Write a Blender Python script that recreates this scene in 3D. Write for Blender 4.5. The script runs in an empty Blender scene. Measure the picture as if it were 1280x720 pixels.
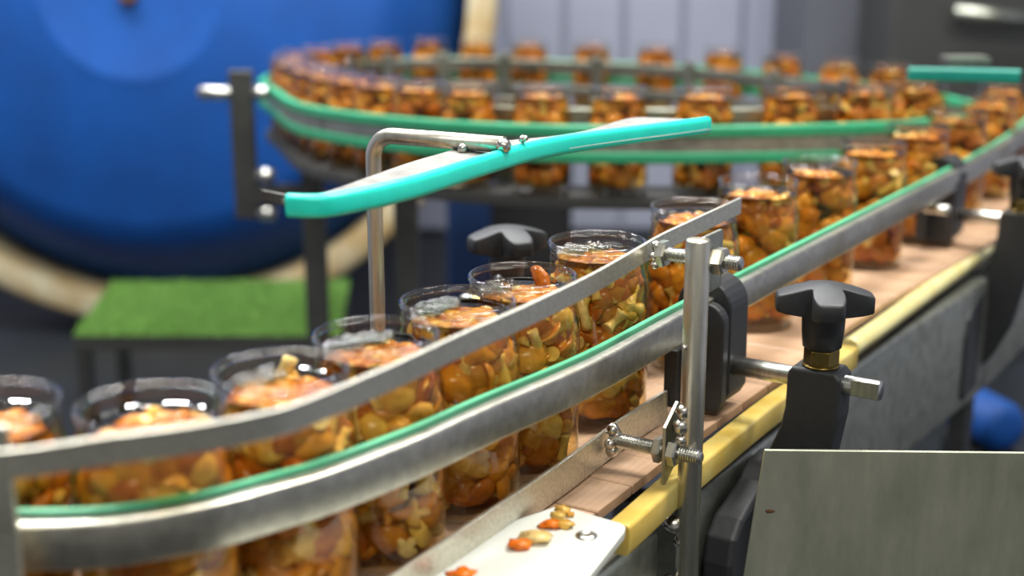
import bpy, bmesh, math, random
from mathutils import Vector, Matrix, noise
R = random.Random(11)
PI = math.pi
SC = bpy.context.scene
COL = SC.collection
Z0 = 0.95                      # height of the belt surface above the floor
CAMH = 0.381                   # camera above the belt
F = 1700.0                     # focal length in pixels of the 1280 px frame
PIT = math.atan(450 / 1700.)
SP, CP = math.sin(PIT), math.cos(PIT)

# ------------------------------------------------------------------ camera
cd = bpy.data.cameras.new('camera')
cam = bpy.data.objects.new('camera', cd)
COL.objects.link(cam)
cam.location = (0, 0, Z0 + CAMH)
cam.rotation_euler = (PI / 2 - PIT, 0, 0)
cd.sensor_width = 36
cd.lens = F / 1280 * 36
cd.clip_start = 0.05
cd.dof.use_dof = True
cd.dof.focus_distance = 1.0
cd.dof.aperture_fstop = 3.5
SC.camera = cam

# ------------------------------------------------------------------ light
w = bpy.data.worlds.new('world')
SC.world = w
w.use_nodes = True
w.node_tree.nodes['Background'].inputs[0].default_value = (0.79, 0.79, 0.76, 1)
w.node_tree.nodes['Background'].inputs[1].default_value = 0.27


def area(name, loc, rot, sx, sy, power, col=(1, 1, 1)):
    l = bpy.data.lights.new(name, 'AREA')
    l.shape = 'RECTANGLE'
    l.size = sx
    l.size_y = sy
    l.energy = power
    l.color = col
    o = bpy.data.objects.new(name, l)
    COL.objects.link(o)
    o.location = loc
    o.rotation_euler = rot
    return o


area('ceiling_light', (-0.9, 1.6, 3.3), (0, 0, 0.3), 1.4, 0.25, 62, (1, .98, .93))
area('ceiling_light', (1.0, 1.3, 3.3), (0, 0, 0.2), 1.4, 0.25, 62, (1, .98, .93))
area('ceiling_light', (0.2, 3.2, 3.5), (0, 0, 0.1), 1.6, 0.3, 62, (.97, .98, 1))
area('ceiling_light', (-1.6, 3.4, 3.5), (0, 0, 0.1), 1.6, 0.3, 75, (.97, .98, 1))
area('ceiling_light', (0.3, -1.2, 3.1), (0.45, 0, 0), 1.6, 0.4, 30, (1, .98, .93))

SC.view_settings.view_transform = 'Standard'
SC.view_settings.look = 'None'
SC.view_settings.exposure = 0.45
SC.view_settings.gamma = 1
SC.view_settings.use_curve_mapping = False
cy = SC.cycles
cy.transparent_max_bounces = 40
cy.max_bounces = 10
cy.transmission_bounces = 8
cy.glossy_bounces = 4
cy.diffuse_bounces = 3
cy.caustics_reflective = False
cy.sample_clamp_indirect = 6
cy.sample_clamp_direct = 0


# ------------------------------------------------------------------ coordinates
def at(px, py, z):
    """point at belt-relative height z on the ray through a pixel, belt frame -> world"""
    u_ = -(py - 360) / F
    v = (px - 640) / F, CP + u_ * SP, -SP + u_ * CP
    t = (z - CAMH) / v[2]
    return Vector((v[0] * t, v[1] * t, z + Z0))


def aty(px, py, Y_):
    u_ = -(py - 360) / F
    v = ((px - 640) / F, CP + u_ * SP, -SP + u_ * CP)
    t = Y_ / v[1]
    return Vector((v[0] * t, Y_, CAMH + v[2] * t + Z0))


U = Vector((.528, .849, 0)).normalized()
N = Vector((U.y, -U.x, 0))
O4 = Vector((0.00746, 0.93131, Z0))


def W(t, L, z):
    return O4 + U * t + N * L + Vector((0, 0, z))


def s2l(c):
    c = c / 255.
    return c / 12.92 if c <= .04045 else ((c + .055) / 1.055) ** 2.4


def rgb(r, g, b):
    return (s2l(r), s2l(g), s2l(b), 1)


# ------------------------------------------------------------------ materials
class NT:
    def __init__(s, name):
        s.m = bpy.data.materials.new(name)
        s.m.use_nodes = True
        s.t = s.m.node_tree
        s.t.nodes.clear()
        s.out = s.n('ShaderNodeOutputMaterial')

    def n(s, typ, **kw):
        n = s.t.nodes.new(typ)
        for k, v in kw.items():
            if hasattr(n, k):
                setattr(n, k, v)
            else:
                n.inputs[k].default_value = v
        return n

    def l(s, a, b):
        s.t.links.new(a, b)

    def coord(s, scale=(1, 1, 1), kind='Object'):
        tc = s.n('ShaderNodeTexCoord')
        mp = s.n('ShaderNodeMapping')
        mp.inputs['Scale'].default_value = scale
        s.l(tc.outputs[kind], mp.inputs[0])
        return mp.outputs[0]

    def noise(s, scale, vec=None, detail=4, rough=.55):
        n = s.n('ShaderNodeTexNoise')
        n.inputs['Scale'].default_value = scale
        n.inputs['Detail'].default_value = detail
        n.inputs['Roughness'].default_value = rough
        if vec is not None:
            s.l(vec, n.inputs['Vector'])
        return n.outputs['Fac']

    def ramp(s, fac, stops):
        r = s.n('ShaderNodeValToRGB')
        e = r.color_ramp.elements
        e[0].position, e[0].color = stops[0]
        e[1].position, e[1].color = stops[-1]
        for p, c in stops[1:-1]:
            k = e.new(p)
            k.color = c
        s.l(fac, r.inputs[0])
        return r.outputs[0]

    def bump(s, h, strength=.3, dist=.001):
        b = s.n('ShaderNodeBump')
        b.inputs['Strength'].default_value = strength
        b.inputs['Distance'].default_value = dist
        s.l(h, b.inputs['Height'])
        return b.outputs[0]


def metal(name, c, rough=.35, spread=.12, scale=40, stretch=(1, 1, 1), bump=.15, stain=None, metallic=1.0):
    q = NT(name)
    v = q.coord(stretch)
    f1 = q.noise(scale, v, 6, .65)
    big = q.noise(9, q.coord(), 3)
    d = tuple(x * .72 for x in c[:3]) + (1,)
    b = tuple(min(1, x * 1.15) for x in c[:3]) + (1,)
    colr = q.ramp(f1, [(.3, d), (.7, b)])
    p = q.n('ShaderNodeBsdfPrincipled')
    p.inputs['Metallic'].default_value = metallic
    if stain:
        mx = q.n('ShaderNodeMix', data_type='RGBA')
        m2 = q.ramp(big, [(.55, (0, 0, 0, 1)), (.68, (1, 1, 1, 1))])
        q.l(m2, mx.inputs[0])
        q.l(colr, mx.inputs[6])
        mx.inputs[7].default_value = stain
        colr = mx.outputs[2]
    q.l(colr, p.inputs['Base Color'])
    rr = q.n('ShaderNodeMapRange')
    rr.inputs['To Min'].default_value = max(.05, rough - spread)
    rr.inputs['To Max'].default_value = rough + spread
    q.l(big, rr.inputs['Value'])
    q.l(rr.outputs[0], p.inputs['Roughness'])
    q.l(q.bump(f1, bump, .0006), p.inputs['Normal'])
    q.l(p.outputs[0], q.out.inputs[0])
    return q.m


def plastic(name, c, rough=.4, var=.15, scale=30, bump=.1, sss=0, c2=None, bdist=.0006, rnd=0):
    q = NT(name)
    f = q.noise(scale, q.coord(), 5)
    c2 = c2 or tuple(x * (1 - var) for x in c[:3]) + (1,)
    colr = q.ramp(f, [(.35, c2), (.65, c)])
    if rnd:
        oi = q.n('ShaderNodeObjectInfo')
        mr = q.n('ShaderNodeMapRange')
        mr.inputs['To Min'].default_value = 1 - rnd
        mr.inputs['To Max'].default_value = 1 + rnd
        q.l(oi.outputs['Random'], mr.inputs['Value'])
        hs = q.n('ShaderNodeHueSaturation')
        q.l(mr.outputs[0], hs.inputs['Value'])
        q.l(colr, hs.inputs['Color'])
        colr = hs.outputs[0]
    p = q.n('ShaderNodeBsdfPrincipled')
    q.l(colr, p.inputs['Base Color'])
    p.inputs['Roughness'].default_value = rough
    if sss:
        p.inputs['Subsurface Weight'].default_value = sss
        p.inputs['Subsurface Radius'].default_value = (.006, .004, .002)
        p.inputs['Subsurface Scale'].default_value = 1
    q.l(q.bump(f, bump, bdist), p.inputs['Normal'])
    q.l(p.outputs[0], q.out.inputs[0])
    return q.m


def thin_glass(name, tint, edge, gloss_rough=.02, ior=1.5, wav=0.0, k=1.0):
    """thin-walled glass: what is behind shows through, tinted more where it is seen edge-on; Fresnel reflection on top"""
    q = NT(name)
    lw = q.n('ShaderNodeLayerWeight')
    lw.inputs['Blend'].default_value = .35
    colr = q.ramp(lw.outputs['Facing'], [(.0, tint), (.6, tint), (1.0, edge)])
    tr = q.n('ShaderNodeBsdfTransparent')
    q.l(colr, tr.inputs[0])
    gl = q.n('ShaderNodeBsdfGlossy')
    gl.inputs['Roughness'].default_value = gloss_rough
    # Schlick reflectance, the same seen from either side of the thin wall
    f0 = ((ior - 1) / (ior + 1)) ** 2
    lf = q.n('ShaderNodeLayerWeight')
    lf.inputs['Blend'].default_value = .5
    pw = q.n('ShaderNodeMath', operation='POWER')
    pw.inputs[1].default_value = 5
    q.l(lf.outputs['Facing'], pw.inputs[0])
    ma = q.n('ShaderNodeMath', operation='MULTIPLY_ADD')
    ma.inputs[1].default_value = (1 - f0) * k
    ma.inputs[2].default_value = f0 * k
    q.l(pw.outputs[0], ma.inputs[0])
    mm = q.n('ShaderNodeClamp')
    q.l(ma.outputs[0], mm.inputs[0])
    if wav:
        b = q.bump(q.noise(70, q.coord(), 3), wav, .001)
        q.l(b, gl.inputs['Normal'])
        q.l(b, lf.inputs['Normal'])
    mx = q.n('ShaderNodeMixShader')
    q.l(mm.outputs[0], mx.inputs[0])
    q.l(tr.outputs[0], mx.inputs[1])
    q.l(gl.outputs[0], mx.inputs[2])
    q.l(mx.outputs[0], q.out.inputs[0])
    return q.m


def mushroom(name, ca, cb, cc, attr=False, rough=.22):
    q = NT(name)
    f = q.noise(90, q.coord(), 4)
    f2 = q.noise(300, q.coord((1, 1, .35)), 3)
    if attr:
        a = q.n('ShaderNodeAttribute', attribute_name='tint')
        fac = a.outputs['Fac']
    else:
        oi = q.n('ShaderNodeObjectInfo')
        fac = oi.outputs['Random']
    base = q.ramp(fac, [(0, ca), (.5, cb), (1, cc)])
    dk = q.ramp(f, [(.32, (.62, .50, .38, 1)), (.6, (1, 1, 1, 1))])
    mx = q.n('ShaderNodeMix', data_type='RGBA', blend_type='MULTIPLY')
    mx.inputs[0].default_value = 1
    q.l(base, mx.inputs[6])
    q.l(dk, mx.inputs[7])
    p = q.n('ShaderNodeBsdfPrincipled')
    q.l(mx.outputs[2], p.inputs['Base Color'])
    p.inputs['Roughness'].default_value = rough
    p.inputs['Specular IOR Level'].default_value = .35
    q.l(q.bump(f2, .25, .0008), p.inputs['Normal'])
    q.l(p.outputs[0], q.out.inputs[0])
    return q.m


M = {}
M['steel'] = metal('brushed_steel', rgb(176, 178, 164), .38, .1, 260, (1, 1, .15), .12)
M['bar'] = metal('flat_bar_steel', rgb(216, 213, 198), .42, .1, 420, (1, 1, 1), .22)
M['tube'] = metal('square_tube_steel', rgb(198, 195, 182), .36, .14, 120, (1, 1, 1), .12, stain=rgb(172, 164, 146))
M['rod'] = metal('rod_steel', rgb(205, 205, 200), .28, .1, 200, (1, 1, .1), .1)
M['postm'] = metal('post_steel', rgb(212, 207, 192), .36, .1, 160, (1, 1, .12), .15, stain=rgb(176, 164, 142))
M['zinc'] = metal('zinc_nut', rgb(215, 212, 200), .3, .1, 90, (1, 1, 1), .1)
M['weld'] = metal('weld_bead', rgb(205, 200, 190), .22, .1, 300, (1, 1, 1), .5)
M['brass'] = metal('brass_nut', rgb(150, 128, 72), .25, .12, 120, (1, 1, 1), .2)
M['darksteel'] = metal('dark_steel', rgb(104, 104, 102), .5, .1, 60, (1, 1, 1), .15)
M['dull'] = metal('dull_flat_bar', rgb(150, 148, 144), .72, .05, 60, (1, 1, 1), .1)
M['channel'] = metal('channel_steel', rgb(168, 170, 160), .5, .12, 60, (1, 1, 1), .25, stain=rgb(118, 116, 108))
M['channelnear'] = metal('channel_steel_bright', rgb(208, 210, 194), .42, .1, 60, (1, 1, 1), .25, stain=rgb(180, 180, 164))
M['plate'] = metal('guard_plate_steel', rgb(198, 200, 178), .5, .08, 14, (2, 2, .6), .05, stain=rgb(186, 188, 168), metallic=.85)
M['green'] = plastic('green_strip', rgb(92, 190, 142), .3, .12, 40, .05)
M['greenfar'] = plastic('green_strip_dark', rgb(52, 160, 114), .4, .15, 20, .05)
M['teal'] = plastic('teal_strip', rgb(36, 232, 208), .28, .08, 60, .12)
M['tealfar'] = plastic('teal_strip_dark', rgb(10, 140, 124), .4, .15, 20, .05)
M['black'] = plastic('black_plastic', rgb(46, 47, 49), .48, .2, 160, .25)
M['white'] = plastic('white_plastic', rgb(222, 223, 212), .35, .03, 40, .05)
M['yellow'] = plastic('yellow_wear_strip', rgb(232, 210, 126), .22, .2, 26, .3, .25, c2=rgb(218, 184, 88), bdist=.0012)
M['ivory'] = plastic('ivory_wear_strip', rgb(232, 224, 168), .3, .2, 22, .2, .2, c2=rgb(222, 208, 136))
M['mat'] = plastic('green_mat', rgb(86, 128, 46), .8, .3, 60, .3)
M['blue'] = plastic('blue_paint', rgb(0, 78, 160), .62, .16, 4, .05, c2=rgb(0, 68, 142))
M['navy'] = plastic('navy_paint', rgb(10, 46, 92), .5, .3, 5, .1)
M['cream'] = plastic('cream_paint', rgb(206, 196, 164), .6, .2, 9, .3, c2=rgb(178, 150, 100))
M['wallm'] = plastic('grey_wall_panel', rgb(178, 182, 200), .5, .05, 6, .05)
M['cab'] = plastic('grey_cabinet', rgb(92, 94, 102), .5, .08, 8, .05)
M['cabd'] = plastic('dark_cabinet', rgb(58, 58, 56), .55, .1, 8, .05)
M['pit'] = plastic('black_machine', rgb(18, 18, 20), .6, .2, 8, .1)
M['floorm'] = plastic('floor_dark', rgb(32, 36, 40), .45, .3, 5, .2)
M['rust'] = plastic('rust_brown', rgb(120, 80, 52), .7, .4, 60, .4)
M['foam'] = thin_glass('foam_bubble', (.93, .96, .95, 1), (.8, .84, .82, 1), .03, 1.5, 0, 2.0)
M['glass'] = thin_glass('jar_glass', (.99, .995, .99, 1), (.86, .91, .87, 1), .015, 1.45, .08, 1.25)
M['glassin'] = thin_glass('jar_glass_inner_wall', (.995, .995, .99, 1), (.86, .88, .84, 1), .02, 1.3, 0, .12)
M['lip'] = thin_glass('jar_lip_glass', (.99, 1, .99, 1), (.72, .82, .75, 1), .03, 1.5, 0, 1.8)
M['brine'] = thin_glass('amber_brine', (.995, .94, .80, 1), (.94, .80, .50, 1), .05, 1.33, 0, .0)
M['brinetop'] = thin_glass('amber_brine_surface', (.96, .84, .58, 1), (.90, .74, .46, 1), .03, 1.33, .9, 1.0)
for k_ in ('brine', 'brinetop'):
    t_ = M[k_].node_tree
    va = t_.nodes.new('ShaderNodeVolumeAbsorption')
    va.inputs['Color'].default_value = (.89, .70, .18, 1)
    va.inputs['Density'].default_value = 27
    t_.links.new(va.outputs[0], [n_ for n_ in t_.nodes if n_.type == 'OUTPUT_MATERIAL'][0].inputs['Volume'])
M['cap'] = mushroom('mushroom_cap_skin', rgb(176, 92, 20), rgb(216, 148, 44), rgb(230, 194, 100))
M['stem'] = mushroom('mushroom_stem_skin', rgb(214, 176, 84), rgb(230, 204, 120), rgb(236, 216, 160))
M['gill'] = mushroom('mushroom_flesh', rgb(206, 158, 68), rgb(226, 184, 92), rgb(238, 214, 150))
M['stuffm'] = mushroom('mushroom_mass', rgb(172, 90, 24), rgb(214, 156, 58), rgb(238, 216, 142), True)
M['carrot'] = plastic('carrot_orange', rgb(236, 130, 24), .25, .25, 160, .5, .2, c2=rgb(226, 100, 10))
# belt slat with fine grooves along its travel
q = NT('belt_slat_plastic')
v = q.coord((1, 1, 1))
wv = q.n('ShaderNodeTexWave', wave_type='BANDS', bands_direction='Y')
wv.inputs['Scale'].default_value = 55
wv.inputs['Distortion'].default_value = 1.2
q.l(v, wv.inputs['Vector'])
f = q.noise(30, v, 5)
cr = q.ramp(f, [(.3, rgb(178, 144, 114)), (.7, rgb(200, 166, 136))])
mx = q.n('ShaderNodeMix', data_type='RGBA', blend_type='MULTIPLY')
mx.inputs[0].default_value = .35
q.l(cr, mx.inputs[6])
q.l(q.ramp(wv.outputs['Fac'], [(.0, (.75, .72, .7, 1)), (.4, (1, 1, 1, 1))]), mx.inputs[7])
p = q.n('ShaderNodeBsdfPrincipled')
p.inputs['Roughness'].default_value = .4
q.l(mx.outputs[2], p.inputs['Base Color'])
q.l(q.bump(wv.outputs['Fac'], .2, .0004), p.inputs['Normal'])
q.l(p.outputs[0], q.out.inputs[0])
M['slat'] = q.m


# ------------------------------------------------------------------ mesh builder
class MB:
    def __init__(s):
        s.v, s.f, s.sm = [], [], []

    def add(s, vs, fs, smooth=False):
        b = len(s.v)
        s.v += [Vector(p) for p in vs]
        s.f += [tuple(b + i for i in f) for f in fs]
        s.sm += [smooth] * len(fs)
        return s

    def box(s, c, ax, h):
        """c centre, ax three unit axes, h half sizes"""
        c = Vector(c)
        a = [Vector(x) * y for x, y in zip(ax, h)]
        vs = [c + a[0] * i + a[1] * j + a[2] * k for i in (-1, 1) for j in (-1, 1) for k in (-1, 1)]
        return s.add(vs, [(0, 1, 3, 2), (4, 6, 7, 5), (0, 4, 5, 1), (2, 3, 7, 6), (0, 2, 6, 4), (1, 5, 7, 3)])

    def rbox(s, c, ax, h, r, seg=3):
        """box with its profile rounded in axes 0 and 1, extruded along axis 2, ends chamfered"""
        pr = []
        for (sx, sy, a0) in ((1, 1, 0), (-1, 1, 90), (-1, -1, 180), (1, -1, 270)):
            for i in range(seg + 1):
                a = math.radians(a0 + 90 * i / seg)
                pr.append((sx * (h[0] - r) + r * math.cos(a), sy * (h[1] - r) + r * math.sin(a)))
        return s.prism(pr, c, ax[0], ax[1], ax[2], h[2], ch=min(r * .5, h[2] * .4))

    def prism(s, pr, c, a, b, e, half, ch=0.0, smooth=False):
        """2-D profile pr in axes a,b at c, extruded ±half along e; ch chamfers the rims"""
        c, a, b, e = Vector(c), Vector(a), Vector(b), Vector(e)
        n = len(pr)
        mx = sum(p[0] for p in pr) / n
        my = sum(p[1] for p in pr) / n
        rings = []

        def ring(off, inset):
            o = []
            for x, y in pr:
                d = math.hypot(x - mx, y - my) or 1
                k = max(0, 1 - inset / d)
                o.append(c + a * (mx + (x - mx) * k) + b * (my + (y - my) * k) + e * off)
            return o
        if ch:
            L = [(-half, ch), (-half + ch, 0), (half - ch, 0), (half, ch)]
        else:
            L = [(-half, 0), (half, 0)]
        vs, fs = [], []
        for off, ins in L:
            vs += ring(off, ins)
        for k in range(len(L) - 1):
            for i in range(n):
                j = (i + 1) % n
                fs.append((k * n + i, k * n + j, (k + 1) * n + j, (k + 1) * n + i))
        s.add(vs, fs, smooth)
        s.add(vs[:n], [tuple(range(n - 1, -1, -1))])
        s.add(vs[-n:], [tuple(range(n))])
        return s

    def lathe(s, prof, n=32, c=(0, 0, 0), axis=(0, 0, 1), closed=False, smooth=True, ref=None):
        ax = Vector(axis).normalized()
        ref = Vector(ref) if ref else (Vector((1, 0, 0)) if abs(ax.x) < .8 else Vector((0, 1, 0)))
        a = (ref - ax * ref.dot(ax)).normalized()
        b = ax.cross(a)
        c = Vector(c)
        m = len(prof)
        vs = []
        for r, h in prof:
            for i in range(n):
                t = 2 * PI * i / n
                vs.append(c + a * (r * math.cos(t)) + b * (r * math.sin(t)) + ax * h)
        fs = []
        for k in range(m if closed else m - 1):
            k2 = (k + 1) % m
            for i in range(n):
                j = (i + 1) % n
                fs.append((k * n + i, k * n + j, k2 * n + j, k2 * n + i))
        if not closed:
            fs.append(tuple(range(n - 1, -1, -1)))
            fs.append(tuple((m - 1) * n + i for i in range(n)))
        return s.add(vs, fs, smooth)

    def tube(s, path, r, n=12, smooth=True, cap=True):
        P = [Vector(p) for p in path]
        rr = r if isinstance(r, (list, tuple)) else [r] * len(P)
        vs = []
        up = None
        for i, p in enumerate(P):
            d = (P[min(i + 1, len(P) - 1)] - P[max(i - 1, 0)]).normalized()
            if up is None:
                up = Vector((0, 0, 1)) if abs(d.z) < .9 else Vector((1, 0, 0))
            a = (up - d * up.dot(d)).normalized()
            up = a
            b = d.cross(a)
            for k in range(n):
                t = 2 * PI * k / n
                vs.append(p + a * (rr[i] * math.cos(t)) + b * (rr[i] * math.sin(t)))
        fs = []
        for i in range(len(P) - 1):
            for k in range(n):
                j = (k + 1) % n
                fs.append((i * n + k, i * n + j, (i + 1) * n + j, (i + 1) * n + k))
        s.add(vs, fs, smooth)
        if cap:
            s.add(vs[:n], [tuple(range(n - 1, -1, -1))])
            s.add(vs[-n:], [tuple(range(n))])
        return s

    def sweep(s, path, prof, smooth=False):
        """closed profile (lateral to the right of travel, height) swept along a nearly level path"""
        P = [Vector(p) for p in path]
        n = len(prof)
        vs = []
        for i, p in enumerate(P):
            d = P[min(i + 1, len(P) - 1)] - P[max(i - 1, 0)]
            d.z = 0
            d.normalize()
            r = Vector((d.y, -d.x, 0))
            for x, z in prof:
                vs.append(p + r * x + Vector((0, 0, z)))
        fs = []
        for i in range(len(P) - 1):
            for k in range(n):
                j = (k + 1) % n
                fs.append((i * n + k, i * n + j, (i + 1) * n + j, (i + 1) * n + k))
        s.add(vs, fs, smooth)
        s.add(vs[:n], [tuple(range(n - 1, -1, -1))])
        s.add(vs[-n:], [tuple(range(n))])
        return s

    def mesh(s, name, mat, origin=(0, 0, 0)):
        o = Vector(origin)
        me = bpy.data.meshes.new(name)
        me.from_pydata([tuple(p - o) for p in s.v], [], s.f)
        me.polygons.foreach_set('use_smooth', s.sm)
        bm = bmesh.new()
        bm.from_mesh(me)
        bmesh.ops.remove_doubles(bm, verts=bm.verts, dist=1e-7)
        bmesh.ops.recalc_face_normals(bm, faces=bm.faces)
        bm.to_mesh(me)
        bm.free()
        me.materials.append(mat)
        me.update()
        return me


def tag(o, label=None, cat=None, group=None, kind=None):
    if label:
        o['label'] = label
    if cat:
        o['category'] = cat
    if group:
        o['group'] = group
    if kind:
        o['kind'] = kind
    return o


def empty(name, loc, label, cat, group=None):
    o = bpy.data.objects.new(name, None)
    o.empty_display_size = .02
    COL.objects.link(o)
    o.location = loc
    return tag(o, label, cat, group)


def obj(name, mb, mat, parent=None, loc=None, bevel=0):
    """mesh given in world coordinates; the origin goes to loc, or to the parent's (unrotated) origin"""
    pl = Vector((0, 0, 0))
    q = parent
    while q:
        pl += q.location
        q = q.parent
    org = Vector(loc) if loc is not None else pl
    o = bpy.data.objects.new(name, mb.mesh(name, mat, org))
    COL.objects.link(o)
    o.parent = parent
    o.location = org - pl
    if bevel:
        b = o.modifiers.new('bevel', 'BEVEL')
        b.width = bevel
        b.segments = 3
        b.limit_method = 'ANGLE'
        b.angle_limit = math.radians(35)
    return o


def catmull(P, sub=8):
    P = [Vector(p) for p in P]
    Q = [P[0] * 2 - P[1]] + P + [P[-1] * 2 - P[-2]]
    out = []
    for i in range(1, len(Q) - 2):
        for k in range(sub):
            t = k / sub
            a, b, c, d = Q[i - 1], Q[i], Q[i + 1], Q[i + 2]
            out.append(.5 * ((2 * b) + (c - a) * t + (2 * a - 5 * b + 4 * c - d) * t * t + (3 * b - a - 3 * c + d) * t ** 3))
    out.append(P[-1])
    return out


def resample(P, step):
    out = [P[0].copy()]
    acc = 0
    for a, b in zip(P, P[1:]):
        L = (b - a).length
        while acc + L >= step:
            k = (step - acc) / L
            a = a.lerp(b, k)
            out.append(a.copy())
            L = (b - a).length
            acc = 0
        acc += L
    return out


def offset(P, d):
    out = []
    for i, p in enumerate(P):
        t = P[min(i + 1, len(P) - 1)] - P[max(i - 1, 0)]
        t.z = 0
        t.normalize()
        out.append(p + Vector((t.y, -t.x, 0)) * d)
    return out


X, Y, Zv = Vector((1, 0, 0)), Vector((0, 1, 0)), Vector((0, 0, 1))
AX = (X, Y, Zv)
AB = (U, N, Zv)                # belt axes

# ------------------------------------------------------------------ structure
def struct(name, mb, mat):
    o = obj(name, mb, mat)
    o['kind'] = 'structure'
    return o


struct('floor', MB().box((0, 2, -.05), AX, (5, 5, .05)), M['floorm'])
wall = struct('wall_back', MB().box((0, 6.1, 2), AX, (5, .05, 2)), M['wallm'])
pm = None
for i in range(24):
    x = -1.2 + i * .26
    b = MB().rbox((x, 6.03, 2.0), (X, Y, Zv), (.122, .022, 1.98), .018)
    if pm is None:
        po = obj('panel', b, M['wallm'], wall, loc=(x, 6.03, 2.0))
        pm = po
    else:
        po = pm.copy()
        COL.objects.link(po)
        po.parent = wall
        po.location = (x, 6.03, 2.0)
struct('wall_right', MB().box((3.6, 2.5, 2), AX, (.05, 4.5, 2)), M['wallm'])
struct('wall_left', MB().box((-4.2, 2.5, 2), AX, (.05, 4.5, 2)), M['wallm'])

# ------------------------------------------------------------------ lane centre lines
lane_pts = [Vector((x, y, Z0)) for x, y in ((-.50, .672), (-.38, .668), (-.274, .664), (-.195, .667), (-.129, .721))]
lane_pts += [W(t, L, 0) for t, L in ((-.165, 0), (-.075, 0), (0, 0), (.124, -.002), (.30, 0), (.45, 0), (.608, .006), (.77, .02), (.93, .03), (1.09, .034), (1.27, .034), (1.40, .03))]
LANE = catmull(lane_pts, 10)
ring_pts = [(-.426, 2.62, .002), (-.386, 2.499, .0038), (-.30, 2.201, .0149), (-.224, 2.068, .0199), (-.145, 1.982, .0231), (-.062, 1.919, .0254), (.041, 1.874, .0271),
            (.146, 1.862, .0271), (.263, 1.862, .0271), (.384, 1.874, .0271), (.496, 1.915, .0249), (.59, 1.975, .0231), (.66, 2.08, .018), (.685, 2.22, .012), (.658, 2.375, .0084), (.612, 2.552, .0018),
            (.528, 2.68, 0), (.431, 2.8, 0), (.303, 2.898, 0), (.172, 2.961, 0), (.038, 3.01, 0), (-.076, 3.048, 0), (-.182, 3.048, 0), (-.279, 3.01, 0), (-.344, 2.961, 0), (-.407, 2.85, 0), (-.432, 2.73, 0)]
RING = catmull([Vector((x, y, Z0 + z)) for x, y, z in ring_pts + ring_pts[:1]], 8)


# ------------------------------------------------------------------ belts made of single slats
def belt(name, path, pitch, width, label, mat='slat'):
    pts = resample(path, pitch)
    T = empty(name, pts[0] - Vector((0, 0, .006)), label, 'conveyor belt')
    h = .0035
    m = MB()
    pr = [(-pitch / 2 + .0012, -h), (pitch / 2 - .0012, -h), (pitch / 2 - .0006, h - .001), (pitch / 2 - .0018, h), (-pitch / 2 + .0018, h), (-pitch / 2 + .0006, h - .001)]
    m.prism(pr, (0, 0, 0), X, Zv, Y, width / 2)
    first = None
    for i, p in enumerate(pts):
        if i + 1 < len(pts):
            d = pts[i + 1] - p
        if first is None:
            first = obj('slat', m, M[mat], None)
            o = first
        else:
            o = first.copy()
            COL.objects.link(o)
        o.parent = T
        o.location = p - T.location - Vector((0, 0, h))
        o.rotation_euler = (0, 0, math.atan2(d.y, d.x))
    return T


belt('conveyor_belt', LANE, .052, .172, 'brownish pink slatted conveyor belt under the near line of jars')
belt('conveyor_belt', RING, .052, .088, 'slatted conveyor belt of the blurred rear loop', 'cabd')

# ------------------------------------------------------------------ near guide rail: square tube with a green strip
strip_px = [(-90, 634, .107), (-30, 634, .107), (30, 634, .107), (130, 631, .107), (250, 612, .1065), (330, 592, .105), (400, 572, .104), (500, 536, .103), (600, 493, .102), (727, 440, .1), (850, 376, .1),
            (1015, 293, .1), (1179, 211, .1), (1230, 184, .1), (1266, 161, .1), (1285, 143, .1)]
edge = catmull([at(*q) for q in strip_px], 6)
edge = list(reversed(edge))     # travel towards the viewer: right side is the jars' side; lateral < 0 is away from jars


def rprof(x0, x1, z0, z1, r, seg=3):
    pr = []
    for cx, cz, a0 in ((x1 - r, z1 - r, 0), (x0 + r, z1 - r, 90), (x0 + r, z0 + r, 180), (x1 - r, z0 + r, 270)):
        for i in range(seg + 1):
            a = math.radians(a0 + 90 * i / seg)
            pr.append((cx + r * math.cos(a), cz + r * math.sin(a)))
    return pr


def rail(path, label, side, group=None, gm='green', hasrail=True):
    T = empty('guide_rail', path[len(path) // 2] - Vector((0, 0, .03)), label, 'guide rail', group)
    k = side
    a, b = sorted((.0045 * k, .0145 * k))
    obj('tube', MB().sweep(path, rprof(a, b, -.028, -.003, .0022, 3), True), M['tube'], T)
    a, b = sorted((0, .0045 * k))
    obj('plastic_strip', MB().sweep(path, rprof(a, b, -.030, 0, .001, 2)), M[gm], T)['label'] = 'green plastic strip on the side facing the jars'
    return T


# path reversed heads to -U; its right side is -N (towards the far side), so the tube lies at negative lateral
rail(edge, 'square steel guide rail with green strip in front of the jars', -1)
inner = offset(LANE, -.0455)
inner = [p + Vector((0, 0, .1)) for p in inner if True]
rail(inner[20:-26], 'matching steel guide rail with green strip behind the near jars', -1)

# ------------------------------------------------------------------ flat bars
ub_px = [(-70, 566), (-20, 564), (30, 560), (80, 553), (133, 545), (200, 537), (267, 527), (320, 517), (360, 507), (419, 485), (500, 451), (553, 427), (600, 406), (660, 380), (740, 342), (800, 308), (826, 293), (860, 277), (925, 247)]
ub = catmull([at(x, y, .164) for x, y in ub_px], 6)
T = empty('flat_guide_bar', ub[60] - Vector((0, 0, .014)), 'upper flat steel guide bar crossing in front of the jar necks', 'guide bar')
obj('bar', MB().sweep(ub, rprof(-.0015, .0015, -.0135, 0, .0005, 2)), M['bar'], T)
pb = at(827, 312, .157)
lb_px = [(330, 829), (487.5, 720), (697.5, 580), (765, 531), (820, 495), (833, 488)]
lb = catmull([at(x, y, .027) for x, y in lb_px], 6)
T2 = empty('flat_guide_bar', lb[12] - Vector((0, 0, .026)), 'lower flat steel guide bar low across the jar bottoms', 'guide bar')
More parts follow.
